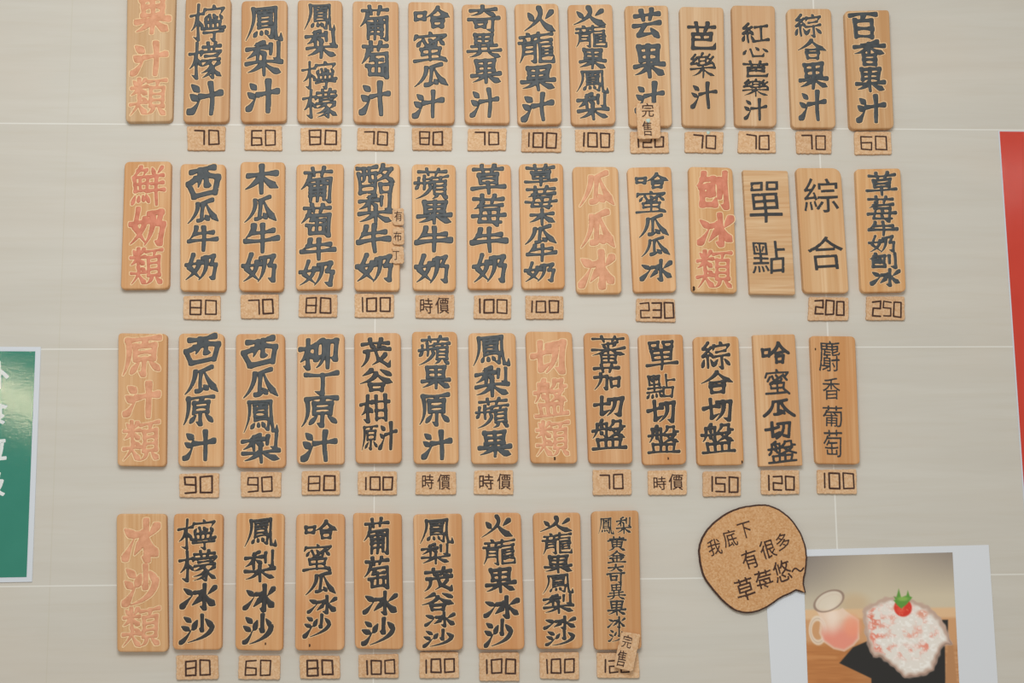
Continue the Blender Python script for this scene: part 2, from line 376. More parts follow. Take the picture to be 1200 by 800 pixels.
# ------------------------------------------------------------------ brush characters as tapered strokes (100 x 100 box, y down)
# h across, v down, p left-falling, n right-falling, d dab, t rising flick, k turning stroke, q turning stroke with a pointed end, @ another figure in a box
BRUSH = {
'口': 'v 12 15 18 90;k 12 18 88 12 80 90;h 18 85 80 82',
'日': 'v 15 5 17 98;k 15 8 88 5 85 98;h 17 50 85 48;h 17 94 85 92',
'田': 'v 10 8 14 95;k 10 10 90 6 86 95;h 14 50 86 47;v 50 8 50 92;h 14 92 86 90',
'木': 'h 8 34 92 27;v 50 0 50 100;p 48 34 30 62 2 84;n 52 34 70 60 100 82',
'木l': 'h 2 32 98 24;q 58 0 58 98 20 90;p 54 34 36 58 2 74;d 64 44 96 62',
'氵': 'd 26 2 78 20;d 6 36 60 52;t 6 97 40 84 92 48',
'冫': 'd 14 12 84 34;t 4 97 40 80 98 42',
'艹': 'h 2 52 98 42;v 30 2 36 96;v 72 0 62 94',
'頁': 'h 2 7 98 3;p 54 7 46 22;v 18 24 18 76;k 18 25 84 22 84 76;h 20 41 82 40;h 20 58 82 57;h 18 75 84 74;p 36 78 26 90 2 98;n 62 78 78 88 100 98',
'米': 'd 16 10 36 34;p 86 6 64 36;h 4 50 96 44;v 50 2 50 98;p 46 50 28 74 2 90;n 54 50 72 72 98 88',
'犬': 'h 5 38 95 30;p 50 2 46 40 2 96;n 52 38 70 70 100 96;d 70 6 90 22',
'類': '@米 0 0 46 50;@犬 0 50 48 100;@頁 48 2 100 100',
'果': 'v 18 4 24 52;k 18 6 84 2 78 50;h 24 27 78 25;h 22 50 78 48;h 2 68 98 61;v 50 4 50 100;p 46 66 28 83 2 95;n 54 65 74 82 100 95',
'汁': '@氵 0 6 35 98;h 36 44 100 34;v 70 0 70 100',
'寧': 'd 48 0 54 9;p 10 12 4 27;q 10 14 94 10 82 27;d 22 30 14 43;k 34 28 40 42 62 42 66 34;d 49 26 56 34;d 78 28 90 39;v 18 49 20 64;k 18 49 84 47 80 64;v 40 49 40 64;v 60 49 60 64;h 0 67 100 63;h 8 78 94 74;q 54 77 54 99 36 92',
'檸': '@木l 0 0 38 100;@寧 35 0 100 100',
'蒙': '@艹 8 0 92 20;p 6 25 0 38;q 6 26 96 23 84 38;h 24 37 76 35;h 10 50 90 46;p 48 50 28 60 6 66;q 44 54 63 70 58 98 42 92;p 54 66 34 78 4 84;p 60 76 40 88 8 98;p 90 56 66 68;n 62 66 76 82 100 95',
'檬': '@木l 0 0 38 100;@蒙 35 0 100 100',
'鳳': 'p 18 6 17 50 0 98;q 18 8 82 4 82 60 87 94 99 97 99 76;h 32 17 70 14;p 52 18 46 26;v 34 27 34 62;k 34 28 69 25 68 52;h 34 39 67 38;h 34 51 67 50;h 34 63 76 60;q 75 62 72 90 60 85;d 31 72 24 86;d 43 71 44 83;d 55 70 60 81',
'梨': 'p 46 0 20 9;h 0 22 56 16;v 30 6 30 54;p 28 24 18 38 0 50;d 36 26 54 39;v 69 6 69 36;q 93 0 93 52 78 45;h 0 66 100 58;v 50 48 50 100;p 46 65 28 83 2 93;n 54 64 74 81 100 91',
'葡': '@艹 8 0 96 23;p 26 22 18 42 0 60;q 20 36 92 31 92 97 76 92;h 26 48 78 45;v 30 57 30 96;k 30 59 74 56 74 92;h 30 69 74 68;h 30 81 74 80;v 52 38 52 96;d 62 35 74 42',
'萄': '@艹 8 0 96 23;p 26 22 18 42 0 60;q 20 36 92 31 92 97 76 92;p 42 40 26 57;h 36 51 76 48;h 20 67 80 63;v 52 50 52 90;v 29 73 31 92;k 31 91 76 89 76 70',
'合': 'p 50 0 34 26 0 52;n 52 2 70 28 100 50;h 30 50 72 45;@口 24 58 80 100',
'哈': '@口 0 22 36 66;@合 32 0 100 100',
'蜜': 'd 48 0 54 9;p 8 12 2 29;q 8 14 96 10 84 27;d 22 28 12 45;k 30 26 40 47 66 47 70 36;d 46 22 54 32;d 78 26 92 41;p 78 20 52 38 22 55;v 22 57 25 77;k 22 58 80 54 75 75;h 25 76 76 73;v 50 50 50 94;h 2 97 92 91;d 76 80 98 98',
'瓜': 'p 78 0 52 10 34 14;p 33 14 25 60 0 100;v 50 16 47 82;t 36 88 50 84 66 72;d 58 66 68 84;n 58 12 74 56 100 96',
'奇': 'h 8 17 92 10;p 50 0 40 24 8 37;n 54 17 68 26 92 35;h 0 52 100 45;q 82 50 80 99 60 92;@口 16 58 62 88',
'異': '@田 16 0 84 42;h 12 55 88 50;v 36 44 36 73;v 64 44 64 73;h 0 76 100 71;p 36 79 24 90 2 99;n 62 78 76 88 98 99',
'火': 'd 14 26 28 52;p 90 18 70 46;p 50 0 48 46 0 100;n 52 40 68 74 100 100',
'龍': 'd 22 0 30 9;h 4 15 48 11;d 13 19 18 28;p 40 16 34 28;h 0 33 52 29;p 12 40 10 70 0 99;q 12 41 44 39 44 97 32 92;h 14 55 42 54;h 14 69 42 68;h 57 9 94 4;v 57 2 57 27;h 57 26 92 22;k 91 23 91 37 59 41;q 59 41 59 95 97 95 100 74;h 67 53 93 49;h 67 65 91 61;h 67 77 91 73',
'芒': '@艹 4 0 96 36;h 4 54 96 46;q 42 54 20 90 88 84;d 66 66 94 98',
'芭': '@艹 2 0 98 33;k 20 43 84 39 82 63;v 52 43 52 62;h 20 63 82 61;q 20 43 20 96 94 94 100 74',
'樂': 'p 52 0 44 12;v 36 14 36 50;k 36 15 66 13 64 48;h 38 31 64 30;h 38 48 64 46;k 20 4 6 22 24 24;k 28 16 2 44 30 40;d 24 34 34 50;k 82 4 70 22 86 22;k 96 14 70 44 94 38;d 88 32 100 50;h 0 65 100 58;v 50 50 50 100;p 46 65 28 83 4 93;n 54 64 72 82 98 92',
'糸': 'k 55 2 20 26 62 26;k 82 18 12 54 86 46;d 66 34 94 55;v 50 52 50 96;d 22 66 4 92;d 76 64 98 90',
'紅': '@糸 0 0 46 100;h 52 20 96 14;v 74 18 74 84;h 44 92 100 84',
'心': 'd 12 36 2 72;q 30 28 40 92 82 90 86 58;d 50 8 62 34;d 80 18 100 50',
'綜': '@糸 0 0 44 100;d 68 0 74 9;p 48 14 44 31;q 48 16 100 12 90 31;h 56 38 88 34;h 44 56 100 49;q 74 54 74 99 60 92;d 60 66 44 88;d 84 64 100 86',
'百': 'h 0 9 100 2;p 54 8 40 28;v 16 30 20 98;k 16 32 84 28 80 98;h 20 62 80 60;h 20 94 80 92',
'香': 'p 78 0 52 8 22 11;h 0 26 100 18;v 50 10 50 52;p 46 25 28 42 0 54;n 54 25 74 40 100 51;@日 24 55 78 100',
'鮮': 'p 26 0 18 14 0 28;q 16 10 46 8 34 23;v 5 28 8 66;k 5 28 49 26 46 66;h 8 46 46 44;v 26 28 26 64;h 8 64 46 63;d 9 76 0 97;d 19 76 19 91;d 32 76 36 90;d 43 74 53 93;d 62 4 70 19;p 94 0 82 18;h 58 27 98 22;h 60 45 96 41;h 52 65 100 60;v 78 24 78 100',
'奶': 'q 24 0 10 50 48 94;p 42 28 32 64 0 97;h 0 42 52 33;q 56 15 94 8 84 40 99 43 93 95 78 88;p 67 14 64 60 44 100',
'西': 'h 14 12 86 1;k 2 54 30 38 62 27 98 34 87 88;k 2 54 20 99 88 84;p 44 10 40 40 32 66;q 60 8 60 60 74 62',
'牛': 'p 24 2 18 28 2 48;h 18 31 86 24;h 0 62 100 53;v 52 0 52 100',
'酪': 'h 0 9 50 4;v 3 28 6 98;k 3 30 48 26 45 98;p 18 8 16 46 9 57;k 32 8 32 53 42 53;h 6 71 44 69;h 6 94 44 93;p 70 0 62 20 46 36;q 64 14 92 10 76 38 44 60;n 64 26 80 44 100 58;@口 56 60 96 100',
'蘋': '@艹 8 0 94 20;v 26 24 26 44;h 26 34 48 31;v 10 31 10 44;h 0 47 52 43;v 28 46 28 68;d 12 52 2 65;d 40 50 49 61;p 48 62 30 84 0 99;@頁 50 22 100 100',
'草': '@艹 4 0 96 25;v 22 33 26 65;k 22 34 80 30 76 65;h 26 48 76 47;h 26 64 76 63;h 0 83 100 76;v 50 65 50 100',
'莓': '@艹 4 0 96 25;p 30 24 24 36 6 47;h 22 38 94 32;k 30 47 20 91 86 89;q 26 49 83 46 76 99 60 94;h 0 72 100 66;d 48 53 56 61;d 46 75 54 83',
'冰': '@冫 0 8 32 92;q 66 0 66 98 52 90;q 38 34 60 30 50 58 30 84;p 98 14 76 40;n 70 38 82 68 100 88',
'刨': 'p 24 0 18 20 0 36;q 16 18 56 14 53 60 40 55;k 14 40 40 38 40 60 16 62;q 14 40 14 92 56 90 60 72;v 73 18 73 68;q 95 0 95 99 77 92',
'單': '@口 8 0 46 25;@口 54 0 94 25;v 16 33 20 66;k 16 34 84 31 80 66;h 20 50 80 49;h 20 66 80 65;h 0 85 100 78;v 50 33 50 100',
'點': 'v 5 4 8 42;k 5 5 47 3 44 42;d 15 12 20 27;p 39 10 32 26;h 8 41 44 40;v 26 4 26 74;h 4 58 48 54;h 0 75 52 70;d 8 82 0 99;d 20 82 20 97;d 33 80 36 95;d 44 78 54 93;v 72 0 72 46;h 72 25 100 20;@口 55 46 100 100',
'原': 'h 12 7 100 1;p 14 6 14 60 0 100;p 62 8 50 20;v 34 22 34 60;k 34 23 86 20 83 58;h 36 40 82 38;h 36 58 82 56;q 58 58 58 98 44 91;d 42 67 24 92;d 76 66 99 88',
'柳': '@木l 0 0 36 100;p 58 6 38 18;q 43 18 42 68 60 53;p 64 12 62 68 42 99;q 72 11 98 6 96 72 84 66;v 73 10 73 100',
'丁': 'h 0 14 100 4;q 54 10 54 99 28 86',
'茂': '@艹 4 0 96 29;h 12 44 98 36;p 22 43 20 74 0 100;q 46 28 58 74 94 99 100 76;p 84 54 66 76 38 95;d 68 25 88 35',
'谷': 'p 36 2 26 14 8 28;d 64 0 94 24;p 50 18 36 44 0 66;n 52 20 72 46 100 64;@口 24 64 78 100',
'柑': '@木l 0 0 40 100;h 40 29 100 22;v 54 4 54 96;v 87 0 87 98;h 54 59 87 57;h 54 91 87 89',
'切': 'h 0 46 50 34;q 24 6 24 88 52 70;q 48 17 96 10 87 95 68 86;p 70 14 66 60 40 100',
'盤': 'p 28 0 18 10;p 12 12 11 40 0 60;q 12 13 41 11 41 57 31 52;h 0 36 52 30;d 23 17 29 26;d 23 38 29 47;p 62 2 60 14 49 25;k 62 4 85 2 85 18 98 20;q 54 32 88 28 74 46 48 60;n 60 36 76 48 100 58;v 14 67 18 92;k 14 68 86 65 82 92;v 40 67 40 92;v 61 66 61 92;h 0 98 100 92',
'蕃': '@艹 2 0 98 20;p 78 21 52 28 26 29;d 33 31 40 41;p 70 29 62 40;h 2 50 98 43;v 50 27 50 62;p 46 49 28 62 0 71;n 54 47 74 60 100 68;@田 22 67 80 100',
'茄': '@艹 2 0 98 29;q 4 51 51 46 47 96 34 90;p 26 35 24 66 0 100;@口 60 48 100 94',
'沙': '@氵 0 4 36 98;q 68 0 66 54 56 48;d 50 20 38 48;d 80 16 98 40;p 98 42 76 76 22 100',
'黃': 'v 34 0 34 18;v 66 0 66 18;h 12 13 88 8;h 0 27 100 22;v 22 37 26 72;k 22 38 80 35 76 72;h 26 54 76 53;v 50 24 50 70;h 26 71 76 70;p 34 78 22 90 2 99;n 64 77 78 87 98 99',
'金': 'p 50 0 34 22 0 44;n 52 2 70 22 100 40;h 30 39 72 36;h 14 59 86 54;v 50 38 50 92;d 24 68 34 83;p 78 66 66 82;h 2 97 98 92',
}
BRUSH['鳯'] = BRUSH['鳳']
PROFILE = {'h': [1.15, .82, .72, .82, 1.30], 'v': [1.25, .98, .92, .98, .85], 'p': [1.25, 1.08, .88, .58, .22],
           'n': [.40, .72, 1.05, 1.50, .35], 'd': [.42, .80, 1.10, 1.25, .85], 't': [1.25, 1.15, .85, .50, .20],
           'k': [1.12, .95, 1.0, .95, .98], 'q': [1.12, .98, 1.05, .95, .25]}
HEFT = {'瓜': .84, '奶': .86, '鳳': .86, '鳯': .86, '莓': .9, '蜜': .92, '葡': .92, '鮮': .92, '類': .94, '檸': .86, '檬': .9, '龍': .93, '奇': .92, '合': .84, '單': .9, '蕃': .86, '草': .92, '茄': .9, '異': .92}
def brush_strokes(ch):
    out = []
    for tok in BRUSH[ch].split(';'):
        a = tok.split()
        if a[0][0] == '@':
            x0, y0, x1, y1 = map(float, a[1:])
            for kind, pts in brush_strokes(a[0][1:]):
                out.append((kind, [(x0+(x1-x0)*px/100, y0+(y1-y0)*py/100) for px, py in pts]))
        else:
            v = list(map(float, a[1:])); out.append((a[0], list(zip(v[::2], v[1::2]))))
    return out
def brush_field(ch, wd, ht, style, rng):
    st = brush_strokes(ch)
    size = math.sqrt(wd*ht)
    R = min(8.2, 17.4/len(st)**0.43)*style['weight']*HEFT.get(ch, 1.0)/100*size
    A, B, ra, rb = [], [], [], []
    k = rng.uniform(0.0, 0.03); ph = [rng.uniform(0, 6.3) for _ in range(4)]
    ix, iz = wd/2-R*0.85, ht/2-R*0.85
    for kind, pts in st:
        sw = R*rng.uniform(0.9, 1.1)
        P = [np.array(((p[0]-50)/50*ix, -(p[1]-50)/50*iz)) for p in pts]
        P = [p+np.array((rng.uniform(-.18, .18), rng.uniform(-.18, .18)))*R for p in P]
        if kind in 'pnt' and len(P) > 2:           # one smooth bend
            c = 2*P[1]-0.5*(P[0]+P[-1])
            S = [(1-t)**2*P[0]+2*t*(1-t)*c+t*t*P[-1] for t in np.linspace(0, 1, 9)]
        else:
            S = [P[0]]
            for a, b in zip(P, P[1:]):
                nseg = 4 if len(P) > 2 else 8
                S += [a+(b-a)*t for t in np.linspace(0, 1, nseg+1)[1:]]
            if len(P) == 2 and kind in 'hv':       # a slight belly in the long strokes
                n_ = np.array([-(P[1]-P[0])[1], (P[1]-P[0])[0]])*rng.uniform(-.035, .035)
                S = [s+n_*math.sin(math.pi*i/(len(S)-1)) for i, s in enumerate(S)]
        S = np.array(S)
        if style.get('even'):
            rad = np.full(len(S), sw)
        elif kind in 'kq':
            L = np.concatenate([[0], np.cumsum(np.linalg.norm(np.diff(S, axis=0), axis=1))])
            rad = np.full(len(S), 0.95*sw); rad[0] = 1.1*sw
            rad[4:-1:4] = 1.22*sw                 # weight in the turns
            if kind == 'q':
                n4 = 4
                rad[-n4:] = sw*np.array([1.0, .75, .5, .22])
        else:
            rad = np.interp(np.linspace(0, 4, len(S)), range(5), PROFILE[kind])*sw
        A += list(S[:-1]); B += list(S[1:]); ra += list(rad[:-1]); rb += list(rad[1:])
    A, B, ra, rb = map(np.array, (A, B, ra, rb))
    cell = max(wd, ht)/style.get('res', 54); m = style['cut']+3*cell+R*0.4
    xs = np.arange(-wd/2-m, wd/2+m+cell, cell); zs = np.arange(-ht/2-m, ht/2+m+cell, cell)
    gx, gz = np.meshgrid(xs, zs, indexing='ij')
    # slanting, slightly uneven hand
    qx = gx + 0.010*size*np.sin(gz/ht*5+ph[0]); qz = gz - k*gx + 0.010*size*np.sin(gx/wd*5+ph[1])
    Pp = np.stack([qx.ravel(), qz.ravel()], 1)
    d = B-A; L = (d*d).sum(1)+1e-18
    t = np.clip(((Pp[:, None, :]-A[None])*d[None]).sum(2)/L[None], 0, 1)
    q = A[None]+t[..., None]*d[None]-Pp[:, None, :]
    # chisel-shaped: blend round and square distance so that stroke ends look cut
    D = 0.5*np.sqrt((q*q).sum(2))+0.5*np.abs(q).max(2)*1.1
    F = (D-(ra[None]+t*(rb-ra)[None])).min(1).reshape(gx.shape)
    return xs, zs, F

ST_CARVE = dict(weight=1.0, cut=0.0011)
ST_LIGHT = dict(weight=0.93, cut=0.0009)
ST_SHALLOW = dict(weight=0.84, cut=0.0006)
ST_EVEN = dict(weight=0.9, cut=0.0, even=True)
ST_PEN = dict(brush=False, grow=0.004, flare=0.0, cut=0.0, jit=0.012)
ST_THIN = dict(brush=False, grow=0.010, flare=0.0, cut=0.0, jit=0.015, res=44)
ST_SIGN = dict(brush=False, grow=0.03, flare=0.0, cut=0.0, jit=0.008)
STY = {'c': ST_CARVE, 'l': ST_LIGHT, 's': ST_SHALLOW, 'm': ST_PEN, 'e': ST_EVEN}

def put_relief(name, field, cx, cz, rot, parent, mats, cut, height, bev, base):
    V, F, fm = relief(field, cut, height, bev, base)
    c, s = math.cos(rot), math.sin(rot)
    V = [(cx+c*x-s*z, y, cz+s*x+c*z) for x, y, z in V]
    return mesh_obj(name, V, F, mats, parent, fm)

DIG = {'0': [[(0, 0), (0, 1), (1, 1), (1, 0), (0, 0)]], '1': [[(.5, 0), (.5, 1)]],
       '2': [[(0, .92), (1, 1), (1, .5), (0, .5), (0, 0), (1, 0)]], '3': [[(0, 1), (1, 1), (1, 0), (0, 0)], [(.1, .5), (1, .5)]],
       '5': [[(1, 1), (0, 1), (0, .55), (1, .55), (1, 0), (0, 0)]], '6': [[(1, 1), (0, 1), (0, 0), (1, 0), (1, .5), (0, .5)]],
       '7': [[(0, 1), (1, 1), (1, 0)]], '8': [[(0, 0), (0, 1), (1, 1), (1, 0), (0, 0)], [(0, .5), (1, .5)]],
       '9': [[(1, .5), (0, .5), (0, 1), (1, 1), (1, 0), (0, 0)]]}

def digits(text, cx, cz, wd, ht, parent, base, rng, name='numeral'):
    ws = [0.12 if ch == '1' else 1.0 for ch in text]; gap = 0.42
    k = wd/(sum(ws)+gap*(len(text)-1)); x = cx-wd/2
    for ch, ww in zip(text, ws):
        cw = ww*k
        polys = [[((px-.5)*cw+rng.uniform(-.0006, .0006), (pz-.5)*ht+rng.uniform(-.0007, .0007)) for px, pz in p] for p in DIG[ch]]
        if ch in '08':
            polys[0][-1] = polys[0][0]
        f = stroke_field(polys, max(cw, .004), ht, 0.00112+rng.uniform(-.0001, .00016))
        put_relief(name, f, x+cw/2, cz, 0, parent, [M_BURN], 0.0, 0.00008, 0.0006, base)
        x += cw+gap*k

# ------------------------------------------------------------------ rounded boards
def inset_quad(Q, d):
    n = len(Q); out = []
    for i in range(n):
        p0, p1, p2 = (np.array(Q[i-1]), np.array(Q[i]), np.array(Q[(i+1) % n]))
        a = (p1-p0)/np.linalg.norm(p1-p0); b = (p2-p1)/np.linalg.norm(p2-p1)
        na = np.array([-a[1], a[0]]); nb = np.array([-b[1], b[0]])
        out.append(p1+d*(na+nb)/(1+na @ nb))
    return out
def rounded(Q, rads, seg=6, wob=None):
    pts = []
    for i in range(len(Q)):
        p0, p1, p2 = np.array(Q[i-1]), np.array(Q[i]), np.array(Q[(i+1) % len(Q)])
        a = (p0-p1)/np.linalg.norm(p0-p1); b = (p2-p1)/np.linalg.norm(p2-p1)
        r = rads[i]
        s, e = p1+a*r, p1+b*r
        for k in range(seg+1):
            t = k/seg
            pts.append((1-t)**2*s+2*t*(1-t)*(p1*0.86+0.14*(s+e)/2)+t*t*e)
    return pts
def board(name, Q, thick, rads, bev, mat, color, parent, rough_edge=0.0, rng=None):
    """Q: counter-clockwise corners (x, z) seen from the front; back face on the wall side"""
    rings, V, F = [], [], []
    steps = [(0.0003, 0.0), (0.0, 0.0006), (0.0, thick-bev), (bev*0.3, thick-bev*0.3), (bev, thick)]
    jit = None
    for ins, y in steps:
        P = rounded(inset_quad(Q, ins), [max(r-ins, 0.0004) for r in rads], 1 if rough_edge else 6)
        if rough_edge:
            dense = []
            for i in range(len(P)):
                a, b = P[i-1], P[i]; n = max(1, int(np.linalg.norm(b-a)/0.0022))
                dense += [a+(b-a)*k/n for k in range(1, n+1)]
            if jit is None:
                jit = np.array([[rng.gauss(0, rough_edge), rng.gauss(0, rough_edge)] for _ in range(len(dense)*2)])
            P = [p+jit[i] for i, p in enumerate(dense)]
            if rings and len(P) != len(rings[0]):
                P = [np.array(P[int(i*len(P)/len(rings[0]))]) for i in range(len(rings[0]))]
        ids = []
        for p in P:
            ids.append(len(V)); V.append((p[0], -y, p[1]))
        rings.append(ids)
    for r0, r1 in zip(rings, rings[1:]):
        n = len(r0)
        for i in range(n):
            F.append((r0[i], r0[(i+1) % n], r1[(i+1) % n], r1[i]))
    F.append(tuple(rings[-1])); F.append(tuple(reversed(rings[0])))
    o = mesh_obj(name, V, F, mat, parent)
    o.color = lin(color)
    return o

